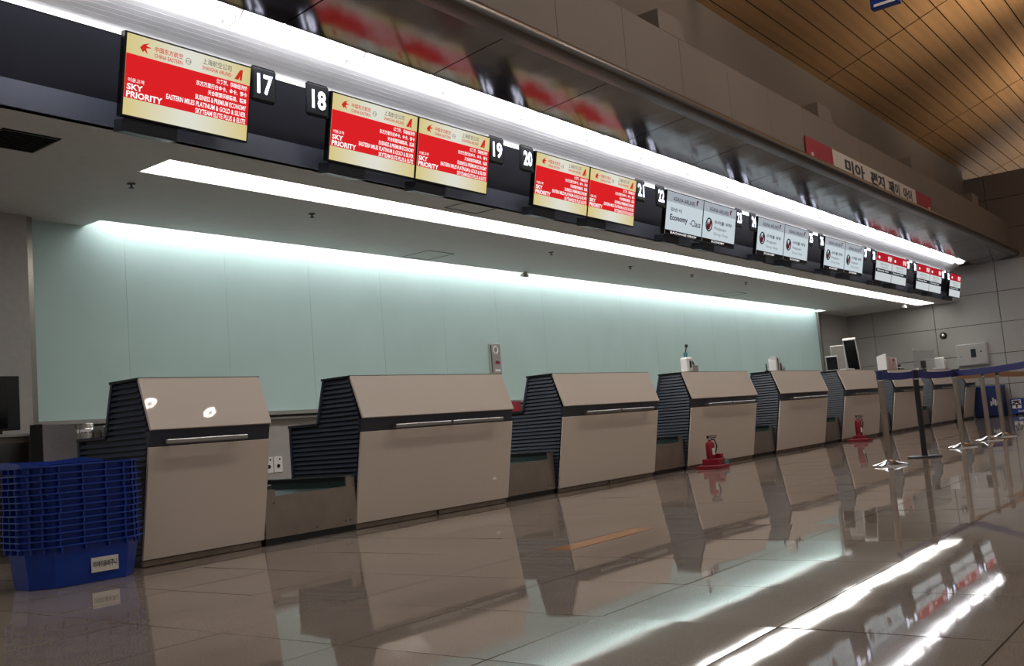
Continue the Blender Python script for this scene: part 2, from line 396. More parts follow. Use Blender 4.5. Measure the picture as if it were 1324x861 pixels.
while x < 25.3:
    L = 1.2 if k else .9
    x1 = min(x+L, 25.45)
    MB().cyl((x+.012-14, 0, -.012), (x1-.012-14, 0, -.012), .024, seg=12).build('tube', 'em_cove', t)
    MB().prism([(-.03,-.03),(.03,-.03),(.02,.05),(-.02,.05)], x1-.012-14, x1+.012-14).build('tube_holder', 'white_paint', t)
    MB().prism([(-.13,.02),(-.06,.043),(.05,.043),(.14,.005),(.06,-.05),(-.06,-.05)], x1-.004-14, x1+.004-14).build('joint_fin', 'grey_plastic', t)
    x = x1; k += 1

# ---- parapet and high wall above the canopy
pw = MB().box(1.0, 26.6, 4.64, 4.8, 3.9, 4.74).box(1.0, 26.6, 4.8, 5.5, 3.97, 4.0).build('wall_parapet', 'joint_dark'); structure(pw, 'taupe parapet wall above the canopy lip')
x = 5.88-4*1.19
while x < 26.5:
    MB().box(max(x,1.0)+.003, min(x+1.19,26.6)-.003, 4.60, 4.65, 3.95, 4.745, .002).build('wall_panel', 'upper_wall', pw); x += 1.19
for x in (-.25+4.64, 9.03, 13.67, 18.31, 22.95):
    MB().box(x, x+.55, 4.60, 5.5, 4.746, 4.968, .004).build('buttress', 'upper_wall', pw)
hw = MB().box(1.0, 26.6, 5.5, 5.6, 3.97, 6.3).build('wall_upper', 'upper_wall'); structure(hw, 'high taupe wall under the plank ceiling')

# ---- plank ceiling
SL = .36; ang = math.atan(SL)
cb = bmesh.new()
vv = [cb.verts.new(p) for p in ((2,6.6,6.30-SL*1.1+.06),(40,6.6,6.30-SL*1.1+.06),(40,-2,6.30+SL*7.5+.06),(2,-2,6.30+SL*7.5+.06))]; cb.faces.new(vv)
me = bpy.data.meshes.new('ceiling'); cb.to_mesh(me); cb.free(); me.materials.append(MATS['joint_dark']); ceil = link('ceiling', me); structure(ceil, 'sloping hall ceiling of warm bronze planks')
PW = .2645
pl_me = MB().box(-2.832, 2.832, -PW/2/math.cos(ang)+.009, PW/2/math.cos(ang)-.009, 0, .012).mesh('ceiling_plank', 'plank')
for r in range(-4, 24):
    y = 5.395-(r+.5)*PW; z = 6.25+SL*(5.5-y)
    for c in range(6):
        x = 16.79+5.7*(c-1.5)
        link('ceiling_plank', pl_me, ceil, (x, y, z), (-ang, 0, 0))

# ================================================================== OBJECTS
# ---- check-in counters (local x 0..w, built at world y/z)
FRONT = [(.047,5.805),(.762,5.679),(.873,5.649),(1.217,5.768)]
def interp(tab, z):
    for (z0,y0),(z1,y1) in zip(tab, tab[1:]):
        if z0 <= z <= z1: return y0+(y1-y0)*(z-z0)/(z1-z0)
    return tab[-1][1] if z > tab[-1][0] else tab[0][1]
SIDE_F = [(.03,5.84),(.762,5.715),(.88,5.70),(1.205,5.80)]
def back_y(z): return 6.55 if z < .85 else 6.2-.10*(z-.85)/.367
slat_me = []
NS = 31
for k in range(NS):
    z = .05+k*.0372
    z1 = z+.025
    zc = z+.015
    yf = interp(SIDE_F, zc)+.004; yb = back_y(min(zc+.01, 1.2))-.022
    bm_ = MB()
    t_ = bmesh.new()
    P8 = [(.0,yf,z),(.03,yf,z),(.03,yb,z),(.0,yb,z),(.012,yf,z1),(.03,yf,z1),(.03,yb,z1),(.012,yb,z1)]
    vv = [t_.verts.new(p) for p in P8]
    for f_ in ((0,3,2,1),(4,5,6,7),(0,1,5,4),(1,2,6,5),(2,3,7,6),(3,0,4,7)): t_.faces.new([vv[i] for i in f_])
    bm_._merge(t_); slat_me.append(bm_.mesh('slat', 'slat_navy'))
def make_counter(wd, nh):
    t = empty('check_in_counter')
    core = MB()
    core.prism([(5.84,.03),(5.715,.762),(5.70,.88),(5.80,1.20),(6.10,1.20),(6.2,.85),(6.55,.85),(6.55,.03)], .028, wd-.028).build('body', 'navy', t)
    lp = [(5.805,.047),(5.679,.762),(5.70,.765),(5.826,.047)]
    MB().prism(lp, 0, wd, .003).build('front_panel', 'panel_taupe', t)
    up = [(5.649,.873),(5.768,1.217),(5.790,1.217),(5.668,.868)]
    MB().prism(up, 0, wd, .003).build('upper_panel', 'panel_taupe', t)
    MB().prism([(5.690,.762),(5.668,.868),(5.72,.868),(5.72,.762)], .004, wd-.004).build('band', 'band_navy', t)
    MB().prism([(5.785,1.202),(5.765,1.219),(6.11,1.219),(6.11,1.202)], -.006, wd+.006).build('top', 'black', t)
    MB().box(-.004, wd+.004, 6.19, 6.56, .845, .865).build('desk_shelf', 'band_navy', t)
    for xa in (-.004, wd-.03): MB().prism([(6.075,1.2),(6.10,1.2),(6.2,.864),(6.175,.864)], xa, xa+.034).build('edge_trim', 'slat_navy', t); MB().prism([(6.525,.03),(6.55,.03),(6.55,.845),(6.525,.845)], xa, xa+.034).build('edge_trim', 'slat_navy', t)
    m_ = wd/2 if nh == 2 else wd
    n_ = 2 if nh == 2 else 1
    for i in range(n_):
        MB().box(i*m_+.012, (i+1)*m_-.012, 5.825, 5.85, .004, .043, .002).build('kick_plate', 'plinth', t)
    MB().box(.03, wd-.03, 5.85, 6.5, 0, .03).build('base', 'black', t)
    hs = [(.30,.98),(1.0,1.70)] if nh == 2 else [(.07,.70)]
    for a, b_ in hs:
        h = MB().box(a, b_, 5.585, 5.612, .775, .806, .006).build('handle', 'steel', t)
        for q in (a+.06, b_-.06): MB().box(q-.012, q+.012, 5.61, 5.69, .781, .80).build('bracket', 'steel_dark', h)
    for me_ in slat_me: link('slat', me_, t)
    sp = MB()
    for k in range(0, NS):
        z = .05+k*.0372; zc = z+.015
        sp.box(wd-.03, wd-.004, interp(SIDE_F, zc)+.004, back_y(min(zc+.01,1.2))-.004, z, z+.026)
    o_ = sp.build('side_slats', 'slat_navy', t); o_['kind'] = 'stuff'
    return t
cs = make_counter(.957, 1); cs.location = (3.553, 0, 0)
tag(cs, 'narrow taupe check-in counter beside the stack of blue baskets', 'counter', 'check-in counters')
cd = make_counter(1.95, 2)
CL = ['wide taupe check-in counter second in the row, with small white sticker on its front',
      'wide taupe check-in counter right of the red chair back',
      'wide taupe check-in counter with the nearer red fire extinguisher before it',
      'wide taupe check-in counter between the two fire extinguishers, with card reader on top',
      'wide taupe check-in counter with the farther red fire extinguisher before it',
      'wide taupe check-in counter behind the first two stanchions',
      'wide taupe check-in counter behind the third stanchion, second from the end wall']
for k in range(7):
    c = cd if k == 0 else copy_tree(cd)
    c.location = (5.405+2.80*k, 0, 0); tag(c, CL[k], 'counter', 'check-in counters')
c = copy_tree(cs); c.location = (25.02, 0, 0); tag(c, 'narrow taupe check-in counter at the far end by the blue bin', 'counter', 'check-in counters')
tag(MB().box(7.10,7.155,5.768,5.772,.235,.262).rot(Matrix.Identity(4)).build('sticker', 'white_matte'), 'small white sticker on the front of the second counter', 'sticker')

# ---- weighing conveyors between the counters
def make_conveyor(wd):
    t = empty('baggage_conveyor')
    fp = [(0,.05),(wd,.05),(wd,.42),(wd-.09,.42),(wd-.09,.352),(.10,.348),(.10,.395),(0,.405)]
    MB().flat(fp, 5.785, .015).build('front_plate', 'steel_dark', t)
    MB().box(.005, wd-.005, 5.80, 5.86, .0, .05).build('kick_plate', 'black', t)
    MB().box(.06, wd-.06, 5.80, 7.3, .06, .32).build('body', 'rail_dark', t)
    MB().box(.10, wd-.10, 5.80, 7.3, .322, .345, .004).build('belt', 'belt_green', t)
    for x0 in (.0, wd-.09):
        r_ = MB().box(x0+.01, x0+.08, 5.80, 7.3, .392, .425).build('side_rail', 'rail_dark', t)
        MB().box(x0+.012, x0+.078, 5.80, 7.3, .30, .392).build('skirt', 'belt_green', r_)
        MB().box(x0+.01, x0+.08, 5.80, 7.3, .426, .432).build('rail_cap', 'silver_edge', r_)
    for (bx, bz) in ((.08,.30),(wd-.12,.09),(wd-.07,.09),(.47,.08)):
        MB().lathe([(.006,0),(.006,.003)], (bx,5.784,bz), 8, 'Y').build('screw', 'black', t)
    return t
GAPS = [(4.512,.89)] + [(7.358+2.80*k,.844) for k in range(6)] + [(24.158,.858)]
VL = ['steel baggage conveyor between the narrow counter and the second counter', 'steel baggage conveyor below the red chair back', 'steel baggage conveyor left of the nearer fire extinguisher',
      'steel baggage conveyor right of the nearer fire extinguisher', 'steel baggage conveyor left of the farther fire extinguisher', 'steel baggage conveyor behind the first stanchion',
      'steel baggage conveyor behind the black stanchion', 'steel baggage conveyor before the last narrow counter']
cv0 = make_conveyor(.836)
for i, (x, wd) in enumerate(GAPS):
    if i == 0: c = make_conveyor(.882)
    else: c = cv0 if i == 1 else copy_tree(cv0)
    c.location = (x, 0, 0)
    if i: c.location.y = .06
    tag(c, VL[i], 'conveyor', 'baggage conveyors')

# ---- monitors
ANG = math.atan2(.108, .557)
def mon_base(name, screen_mat):
    t = empty(name)
    t.rotation_euler = (ANG, 0, 0)
    MB().box(-.512, .512, 0, .055, -.2835, .2835, .004).build('casing', 'black_gloss', t)
    MB().box(-.498, .498, -.0015, .001, -.270, .270).build('screen', screen_mat, t)
    # tray arm behind and below the display, reaching back to the fascia
    a = MB().box(-.46, -.06, .03, .165, -.375, -.36).box(-.46, -.06, .03, .045, -.375, -.285).box(-.46, -.445, .045, .165, -.375, -.29)
    a.build('arm', 'bracket', t)
    return t
def uv(u, v): return (-.498+.996*u, .270-.54*v)
def rect(t, name, u0, u1, v0, v1, m, y=-.003):
    x0, z1 = uv(u0, v0); x1, z0 = uv(u1, v1)
    return MB().box(x0, x1, y, y+.001, z0, z1).build(name, m, t)
def tx(t, s, u0, u1, v0, v1, m, y=-.0045, bold=.012):
    x0, z1 = uv(u0, v0); x1, z0 = uv(u1, v1)
    return lettering(t, s, x0, x1, z0, z1, y, m, bold=bold)
def poly(t, name, pts, m, y=-.0045): return MB().flat([uv(*p) for p in pts], y, .0008).build(name, m, t)
def mon_red():
    t = mon_base('monitor', 'sc_beige')
    rect(t, 'red_field', 0, 1, .245, .79, 'sc_red')
    # swallow emblem
    poly(t, 'emblem', [(.095,.14),(.12,.09),(.165,.06),(.14,.10),(.18,.115),(.14,.135),(.155,.20),(.128,.165),(.118,.19)], 'sc_logo')
    tx(t, '中国东方航空', .205, .425, .075, .145, 'sc_logo'); tx(t, 'CHINA EASTERN', .205, .425, .165, .215, 'sc_logo')
    MB().torus(.021, .002, (uv(.47,0)[0], -.0045, uv(0,.145)[1]), 'Y', 20, 4).build('emblem_ring', 'sc_grey', t)
    tx(t, 'SKYTEAM', .45, .49, .13, .16, 'sc_grey')
    tx(t, '上海航空公司', .585, .83, .045, .125, 'sc_ink', bold=0); tx(t, 'SHANGHAI AIRLINES', .585, .83, .145, .195, 'sc_logo')
    poly(t, 'emblem', [(.86,.205),(.905,.07),(.93,.055),(.925,.205),(.905,.205),(.908,.15),(.895,.205)], 'sc_logo')
    tx(t, '이용고객', .022, .14, .54, .59, 'sc_white'); tx(t, 'SKY', .015, .135, .61, .685, 'sc_white', bold=.03); tx(t, 'PRIORITY', .015, .285, .70, .78, 'sc_white', bold=.03)
    L = [('公务舱、超级经济舱',.27,.262),('东方万里行白金卡、金卡、银卡',.435,.352),('天合联盟超级精英、精英',.335,.442),('BUSINESS & PREMIUM ECONOMY',.435,.535),('EASTERN MILES PLATINUM & GOLD & SILVER',.665,.625),('SKYTEAM ELITE PLUS & ELITE',.43,.715)]
    for s, w_, v in L: tx(t, s, .978-w_, .978, v, v+.066, 'sc_white', bold=.02)
    return t
def mon_pale(first):
    t = mon_base('monitor', 'sc_pale')
    rect(t, 'header', 0, 1, 0, .24, 'sc_head'); rect(t, 'footer', 0, 1, .90, 1, 'black_gloss')
    tx(t, 'ASIANA AIRLINES', .16, .76, .10, .20, 'sc_dark'); poly(t, 'emblem', [(.80,.06),(.86,.04),(.83,.12),(.83,.17),(.80,.18)], 'sc_maroon')
    if first:
        tx(t, '일반석', .10, .40, .36, .45, 'sc_dark'); tx(t, 'Economy', .10, .58, .52, .70, 'sc_dark', bold=.03); tx(t, '-Class', .64, .95, .54, .70, 'sc_dark')
        tx(t, 'BAGGAGE DROP', .14, .86, .925, .975, 'sc_white')
    else:
        x_, z_ = uv(.17, .55)
        MB().torus(.085, .010, (x_, -.0045, z_), 'Y', 28, 4).build('emblem_ring', 'sc_dark', t)
        poly(t, 'emblem', [(.10,.62),(.13,.45),(.17,.55),(.20,.42),(.245,.48),(.20,.66),(.15,.68)], 'sc_maroon')
        tx(t, '수하물 위탁', .33, .88, .40, .50, 'sc_dark', bold=.02); tx(t, 'Baggage', .34, .72, .56, .65, 'sc_mid'); tx(t, 'Drop Only', .34, .78, .71, .80, 'sc_mid')
        tx(t, 'ECONOMY', .28, .68, .925, .975, 'sc_white')
    return t
def mon_redhead():
    t = mon_base('monitor', 'sc_body')
    rect(t, 'header', 0, 1, 0, .30, 'sc_redhead'); rect(t, 'dark_strip', 0, 1, .57, .70, 'sc_strip')
    tx(t, 'e', .10, .22, .12, .22, 'sc_white', bold=.03); tx(t, '항공', .70, .95, .06, .24, 'sc_white', bold=.03)
    tx(t, '체크인', .25, .75, .36, .44, 'sc_mid'); tx(t, 'Check-in', .28, .72, .47, .53, 'sc_mid'); tx(t, 'Economy Class', .10, .80, .60, .67, 'sc_white')
    return t
WORDS = {17:'seventeen',18:'eighteen',19:'nineteen',20:'twenty',21:'twenty-one',22:'twenty-two',23:'twenty-three',24:'twenty-four',25:'twenty-five',26:'twenty-six',27:'twenty-seven',28:'twenty-eight',29:'twenty-nine',30:'thirty',31:'thirty-one',32:'thirty-two'}
def place_mon(t, xl, label):
    t.location = (xl+.512, 5.738-.0, 3.2475); tag(t, label, 'monitor', 'overhead monitors'); return t
ML, MW = 5.335, 1.0245
protos = {}
def get(kind, fn):
    if kind in protos: return copy_tree(protos[kind])
    protos[kind] = fn(); return protos[kind]
place_mon(get('red', mon_red), 3.525, 'overhead monitor with red priority screen left of number seventeen')
for k in range(8):
    for s in (0, 1):
        if k == 7 and s: continue
        num = 18+2*k+s; xl = ML+2.80*k+s*MW
        sd = 'right of' if s == 0 else 'left of'
        if k < 2: place_mon(get('red', mon_red), xl, 'overhead monitor with red priority screen %s number %s' % (sd, WORDS[num]))
        elif k < 5:
            if num == 22: place_mon(get('pale1', lambda: mon_pale(True)), xl, 'overhead monitor with pale economy screen right of number twenty-two')
            else: place_mon(get('pale', lambda: mon_pale(False)), xl, 'overhead monitor with pale grey screen and round emblem %s number %s' % (sd, WORDS[num]))
        else: place_mon(get('rh', mon_redhead), xl, 'overhead monitor with red header and white screen %s number %s' % (sd, WORDS[num]))

# ---- lit counter numbers
plate_me = MB().box(0, .235, 0, .03, -.135, .135, .02).mesh('plate', 'navy')
def number_sign(n, xl, side):
    t = empty('number_sign', (xl, 5.715, 3.425), (math.radians(4), 0, 0))
    tag(t, 'dark overhead sign with white lit number %s' % WORDS[n], 'sign', 'lit counter number signs')
    link('plate', plate_me, t)
    lettering(t, str(n), .05, .195, -.075, .078, -.002, 'em_number', name='digits', bold=.024)
    MB().box(*((.17,.24) if side else (-.005,.065)), .03, .045, -.02, .02).build('arm', 'bracket', t)
number_sign(17, 4.56, 0)
for k in range(8):
    number_sign(18+2*k, ML+2.80*k-.242, 1)
    if k < 7: number_sign(19+2*k, ML+2.80*k+2*MW+.008, 0)

# ---- banner on the canopy lip
t = empty('banner', (16.12, 4.575, 4.0)); tag(t, 'white banner with black Korean letters and red ends above the canopy', 'banner')
MB().box(-2.12, 2.12, 0, .012, 0, .33).build('white_field', 'banner_white', t)
MB().box(-3.17, -2.12, 0, .012, 0, .33).build('red_end', 'red_banner', t); MB().box(2.12, 3.16, 0, .012, 0, .33).build('red_end', 'red_banner', t)
for s, a, b_ in (('미아', -1.62, -.72), ('편지', -.42, .30), ('페이', .52, 1.12), ('아이', 1.34, 1.86)):
    lettering(t, s, a, b_, .065, .285, -.002, 'black', bold=.045)
for x in (-3.0, 2.9): MB().box(x, x+.03, -.02, .0, .06, .12).build('clip', 'white_matte', t)

# ---- stack of blue baskets
def octa(hx, hy, c, z): return [(-hx+c,-hy,z),(hx-c,-hy,z),(hx,-hy+c,z),(hx,hy-c,z),(hx-c,hy,z),(-hx+c,hy,z),(-hx,hy-c,z),(-hx,-hy+c,z)]
def loops_mesh(loops, name, m):
    bm_ = bmesh.new(); R_ = [[bm_.verts.new(p) for p in l] for l in loops]
    for a, b_ in zip(R_, R_[1:]):
        for k in range(8): bm_.faces.new((a[k],a[(k+1)%8],b_[(k+1)%8],b_[k]))
    bm_.faces.new(R_[0][::-1]); bm_.faces.new(R_[-1]); bmesh.ops.recalc_face_normals(bm_, faces=bm_.faces)
    me_ = bpy.data.meshes.new(name); bm_.to_mesh(me_); bm_.free(); me_.materials.append(MATS[m]); return me_
HB = .235
body_me = loops_mesh([octa(.312,.205,.105,0), octa(.345,.235,.12,HB), octa(.342,.232,.119,HB), octa(.309,.202,.104,.004)], 'body', 'blue_plastic')
def rim_mesh(dip):
    def o8(hx, hy, c, z): return octa(hx, hy, c, z)
    bm_ = bmesh.new(); ls = [o8(.346,.236,.12,HB-.004), o8(.372,.262,.128,HB-.004), o8(.372,.262,.128,HB+.004), o8(.340,.230,.118,HB+.004)]
    R_ = [[bm_.verts.new(p) for p in l] for l in ls]
    for a, b_ in zip(R_, R_[1:]+R_[:1]):
        for k in range(8): bm_.faces.new((a[k],a[(k+1)%8],b_[(k+1)%8],b_[k]))
    bmesh.ops.recalc_face_normals(bm_, faces=bm_.faces)
    me_ = bpy.data.meshes.new('rim'); bm_.to_mesh(me_); bm_.free(); me_.materials.append(MATS['blue_plastic']); return me_
rim_me = rim_mesh(0)
rb = MB()
for x in (-.19, -.05, .09, .20): rb.box(x-.004, x+.004, -.258, -.228, HB-.034, HB-.003); rb.box(x-.004, x+.004, .228, .258, HB-.034, HB-.003)
for y in (-.09, .0, .09): rb.box(-.368, -.338, y-.004, y+.004, HB-.034, HB-.003); rb.box(.338, .368, y-.004, y+.004, HB-.034, HB-.003)
for sx_ in (-1, 1):
    for f_ in (.3, .75):
        p = Vector((sx_*(.24+.11*f_), -.25+.12*f_, 0)); rb.box(p.x-.006, p.x+.006, p.y-.006, p.y+.012, HB-.034, HB-.003)
rib_me = rb.mesh('ribs', 'blue_plastic')
NB = 13
for k in range(NB):
    o = empty('basket', (3.10+random.uniform(-.004,.004), 5.80+random.uniform(-.004,.004), .002+k*.0378), (0, 0, math.radians(-4+random.uniform(-.8,.8))))
    pos = 'lowest' if k == 0 else ('topmost' if k == NB-1 else '%s from the bottom' % ['','second','third','fourth','fifth','sixth','seventh','eighth','ninth','tenth','eleventh','twelfth'][k])
    tag(o, 'blue plastic basket %s in the stack by the first counter%s' % (pos, ', with white label' if k == 0 else ''), 'basket', 'stacked blue baskets')
    link('body', body_me, o); link('rim', rim_me, o); q = link('ribs', rib_me, o); q['kind'] = 'stuff'
    if k == NB-1:
        o.rotation_euler.x = math.radians(1.0); o.location.z += .008
        hood = bmesh.new(); path = [(-.26,-.255,0),(-.36,-.15,.018),(-.366,.0,.035),(-.366,.14,.035),(-.25,.256,.03),(.0,.258,.022),(.18,.258,.035),(.30,.20,.012)]
        for (xa,ya,ha),(xb,yb_,hb) in zip(path, path[1:]):
            hood.faces.new([hood.verts.new(q_) for q_ in ((xa,ya,HB),(xb,yb_,HB),(xb,yb_,HB+hb+.002),(xa,ya,HB+ha+.002))])
        H_ = MB(); bmesh.ops.remove_doubles(hood, verts=hood.verts, dist=1e-5); bmesh.ops.solidify(hood, geom=hood.faces[:], thickness=.006); H_._merge(hood); H_.build('handle_edge', 'blue_plastic', o)
    if k == 0:
        lb = MB().box(-.01, .155, -.2275, -.224, .055, .14)
        lb.rot(Matrix.Identity(4)); lb = lb.build('label', 'label_paper', o)
        lettering(lb, '이야이유바구니', .0, .145, .08, .118, -.2285, 'black', bold=.03)
        lb.rotation_euler.x = 0

# ---- rear wall things
t = empty('wall_notice', (11.03, 8.75, 1.72)); tag(t, 'grey wall notice plate with round emblem and red mark on the glass', 'notice')
MB().box(-.125, .125, -.02, 0, -.24, .20, .004).build('plate', 'grey_plastic', t)
MB().torus(.05, .008, (.01,-.022,.11), 'Y', 20, 6).build('emblem_ring', 'white_matte', t)
MB().box(-.105, -.085, -.022, -.019, -.22, .18).build('stripe', 'black', t)
MB().flat([(-.02,-.09),(.0,-.045),(.04,-.05),(.09,-.06),(.07,-.1),(.03,-.09)], -.023).build('red_mark', 'red_paint', t)
MB().box(-.03, .09, -.023, -.019, -.20, -.17).build('stripe', 'white_matte', t)
for i, x in enumerate((6.96, 7.09)):
    t = empty('wall_socket', (x, 8.82, .51)); tag(t, ('left' if i == 0 else 'right')+' white wall socket low between first and second counters', 'socket', 'white wall sockets')
    MB().box(-.06, .06, -.012, 0, -.09, .085, .003).build('plate', 'white_matte', t)
    MB().lathe([(.022,0),(.022,.004)], (.0,-.012,-.02), 12, 'Y').build('outlet', 'black', t)
    MB().box(.015, .03, -.016, -.011, .045, .065).build('switch', 'black', t)

# ---- chairs
def chair(loc, rz, fab, label):
    t = empty('office_chair', loc, (0, 0, rz)); tag(t, label, 'chair')
    s_ = MB(); s_.box(-.24, .24, -.24, .24, .44, .52, .03); s_.build('seat', fab, t)
    bk = bmesh.new(); N = 6
    fr, ba = [], []
    for i in range(N+1):
        a = -1+2*i/N; fr.append([]); ba.append([])
        for j in range(4):
            z = .56+.46*j/3; wv = .235-.02*abs(j-1.5)/1.5; y = .22+.05*(j/3)-.04*(1-a*a)*0+.03*a*a*-1
            fr[i].append(bk.verts.new((a*wv, y, z))); ba[i].append(bk.verts.new((a*wv, y+.05, z)))
    for i in range(N):
        for j in range(3):
            bk.faces.new((fr[i][j],fr[i+1][j],fr[i+1][j+1],fr[i][j+1])); bk.faces.new((ba[i][j],ba[i][j+1],ba[i+1][j+1],ba[i+1][j]))
        for j in (0, 3): bk.faces.new((fr[i][j],ba[i][j],ba[i+1][j],fr[i+1][j]))
    for i in (0, N):
        for j in range(3): bk.faces.new((fr[i][j],fr[i][j+1],ba[i][j+1],ba[i][j]))
    bmesh.ops.recalc_face_normals(bk, faces=bk.faces); B_ = MB(); B_._merge(bk); bo = B_.build('backrest', fab, t, True)
    MB().box(-.245, -.232, .18, .29, .55, 1.02, .005).build('edge', 'black', bo)
    MB().box(-.03, .03, .20, .28, .40, .62).build('back_post', 'black', t)
    MB().cyl((0,0,.10),(0,0,.44),.03).build('column', 'black', t)
    for k in range(5):
        a = 2*PI*k/5; l = MB().box(0, .30, -.02, .02, .06, .10, .005).rot(Matrix.Rotation(a, 4, 'Z')).build('leg', 'black', t)
        MB().cyl((.29*math.cos(a)-.012*math.sin(a), .29*math.sin(a)+.012*math.cos(a), .03),(.29*math.cos(a)+.012*math.sin(a), .29*math.sin(a)-.012*math.cos(a), .03),.03).build('caster', 'black', l)
    return t
chair((4.04, 7.35, 0), math.radians(25), 'fabric_grey', 'grey fabric office chair behind the blue basket stack')
chair((9.62, 7.15, 0.06-.06), math.radians(10), 'fabric_red', 'dark red office chair between the second and third counters')

# ---- far left behind the chair
t = empty('desk_cabinet', (3.38, 7.75, 0)); tag(t, 'dull steel cabinet at the far left edge under the black screen', 'cabinet')
MB().box(-.5, .38, -.12, .3, 0, .94, .004).build('body', 'steel_dark', t)
MB().box(-.5, .40, -.14, .32, .94, .965, .003).build('top', 'grey_plastic', t)
for x in (-.44, -.02): d = MB().box(x, x+.38, -.135, -.12, .06, .90, .003).build('door', 'steel', t); MB().box(x+.33, x+.345, -.16, -.135, .5, .7).build('handle', 'chrome', d)
t = empty('display_screen', (3.42, 7.72, .965)); tag(t, 'black screen standing on the cabinet at the left edge', 'screen')
MB().box(-.42, .30, -.03, .03, .03, .45, .006).build('casing', 'black', t); MB().box(-.40, .20, -.033, -.029, .05, .40).build('screen', 'black_gloss', t); MB().box(-.15, .15, -.05, .08, 0, .03).build('stand', 'black', t)
t = empty('steel_bin', (4.37, 7.95, 0)); tag(t, 'round brushed steel bin behind the first counter', 'bin')
MB().lathe([(.075,0),(.08,.01),(.08,1.02),(.075,1.03),(.065,1.03),(.06,.93)], seg=24).build('body', 'steel', t, True)
MB().lathe([(.083,.95),(.083,.98),(.08,.985)], seg=24).build('rim', 'chrome', t, True)
t = empty('steel_container', (4.555, 7.95, 0)); tag(t, 'ribbed steel container right beside the round steel bin', 'container')
MB().box(-.07, .07, -.1, .1, 0, 1.0, .01).build('body', 'steel', t)
for k in range(4): MB().box(-.065+.034*k, -.05+.034*k, -.106, -.1, .05, .98).build('rib', 'chrome', t)

# ---- fire extinguishers on their red stands
def extinguisher(loc, big, l1, l2):
    t = empty('extinguisher_stand', loc); tag(t, l1, 'stand', 'fire extinguisher stands')
    MB().box(-.12, .15, -.17, .15, 0, .045, .006).build('base', 'red_paint', t)
    if big:
        MB().box(-.06, .13, -.13, .09, .045, .12, .004).build('box', 'red_paint', t)
        MB().box(.06, .13, -.11, .05, .12, .175, .004).build('tray', 'red_paint', t)
        MB().box(.09, .15, -.165, -.10, .045, .085, .004).build('feet', 'teal_plastic', t)
    else:
        MB().prism([(-.10,.045),(-.10,.10),(.08,.10),(.08,.045)], -.08, .09, .004).build('box', 'red_paint', t)
    e_ = empty('fire_extinguisher', (loc[0]-.01, loc[1]-.01, .121 if big else .101)); tag(e_, l2, 'fire extinguisher', 'fire extinguishers')
    H = .17 if big else .22
    MB().lathe([(.05,0),(.055,.01),(.055,H),(.045,H+.03),(.02,H+.045),(.018,H+.06)], seg=20).build('cylinder', 'red_paint', e_, True)
    MB().box(-.04, .0, -.062, -.045, .05, .13).build('label', 'label_paper', e_)
    MB().cyl((0,0,H+.055),(0,0,H+.08),.016).build('valve', 'chrome', e_)
    MB().box(-.012, .012, -.09, .03, H+.08, H+.09).box(-.012, .012, -.10, .03, H+.10, H+.11).box(-.012,.012,.01,.03,H+.08,H+.11).build('handle', 'black', e_)
    MB().tube([(0,.02,H+.07),(.03,-.05,H+.06),(.065,-.06,H-.02),(.068,-.03,.06),(.062,0,.02)], .009).build('hose', 'black', e_)
extinguisher((11.06, 5.52, 0), True, 'red floor stand of the nearer fire extinguisher, stepped with wide base', 'red fire extinguisher nearest, before the third double counter')
extinguisher((16.52, 5.50, 0), False, 'red floor stand of the farther fire extinguisher', 'red fire extinguisher farther away, left of the stanchions')

# ---- stanchions and belts
ST = [(10.33,3.16,'chrome','chrome stanchion post nearest, at the left end of the blue belt'),(11.44,3.11,'black','black stanchion post second in the belt line'),(13.08,3.09,'chrome','chrome stanchion post third in the line, where blue and tan belts meet'),
      (14.50,3.08,'chrome','chrome stanchion post fourth in the line under the tan belt'),(15.42,3.08,'chrome','chrome stanchion post farthest in view under the tan belt'),(11.2,1.86,'chrome','chrome stanchion post outside the right edge holding the near blue belt'),(19.2,3.08,'chrome','chrome stanchion post outside the right edge holding the far tan belt')]
def stanchion(x, y, m, lb):
    t = empty('stanchion', (x, y, 0)); tag(t, lb, 'stanchion', 'stanchion posts')
    if m == 'chrome': pr = [(.185,0),(.185,.012),(.16,.02),(.09,.034),(.04,.055),(.034,.06)]
    else: pr = [(.18,0),(.18,.014),(.17,.018),(.035,.02),(.034,.03)]
    MB().lathe(pr, seg=32).build('base', m, t, True)
    MB().cyl((0,0,.03),(0,0,.88),.030, seg=20).build('post', 'steel_dark' if m == 'chrome' else 'black', t, True)
    hd = MB().lathe([(.034,.87),(.034,.965),(.028,.972)], seg=20).build('belt_head', 'black' if m == 'black' else 'blue_dark' if x < 11 else 'rail_dark', t, True)
    MB().lathe([(.036,.865),(.036,.875)], seg=20).build('collar', 'chrome', hd)
for s in ST: stanchion(*s)
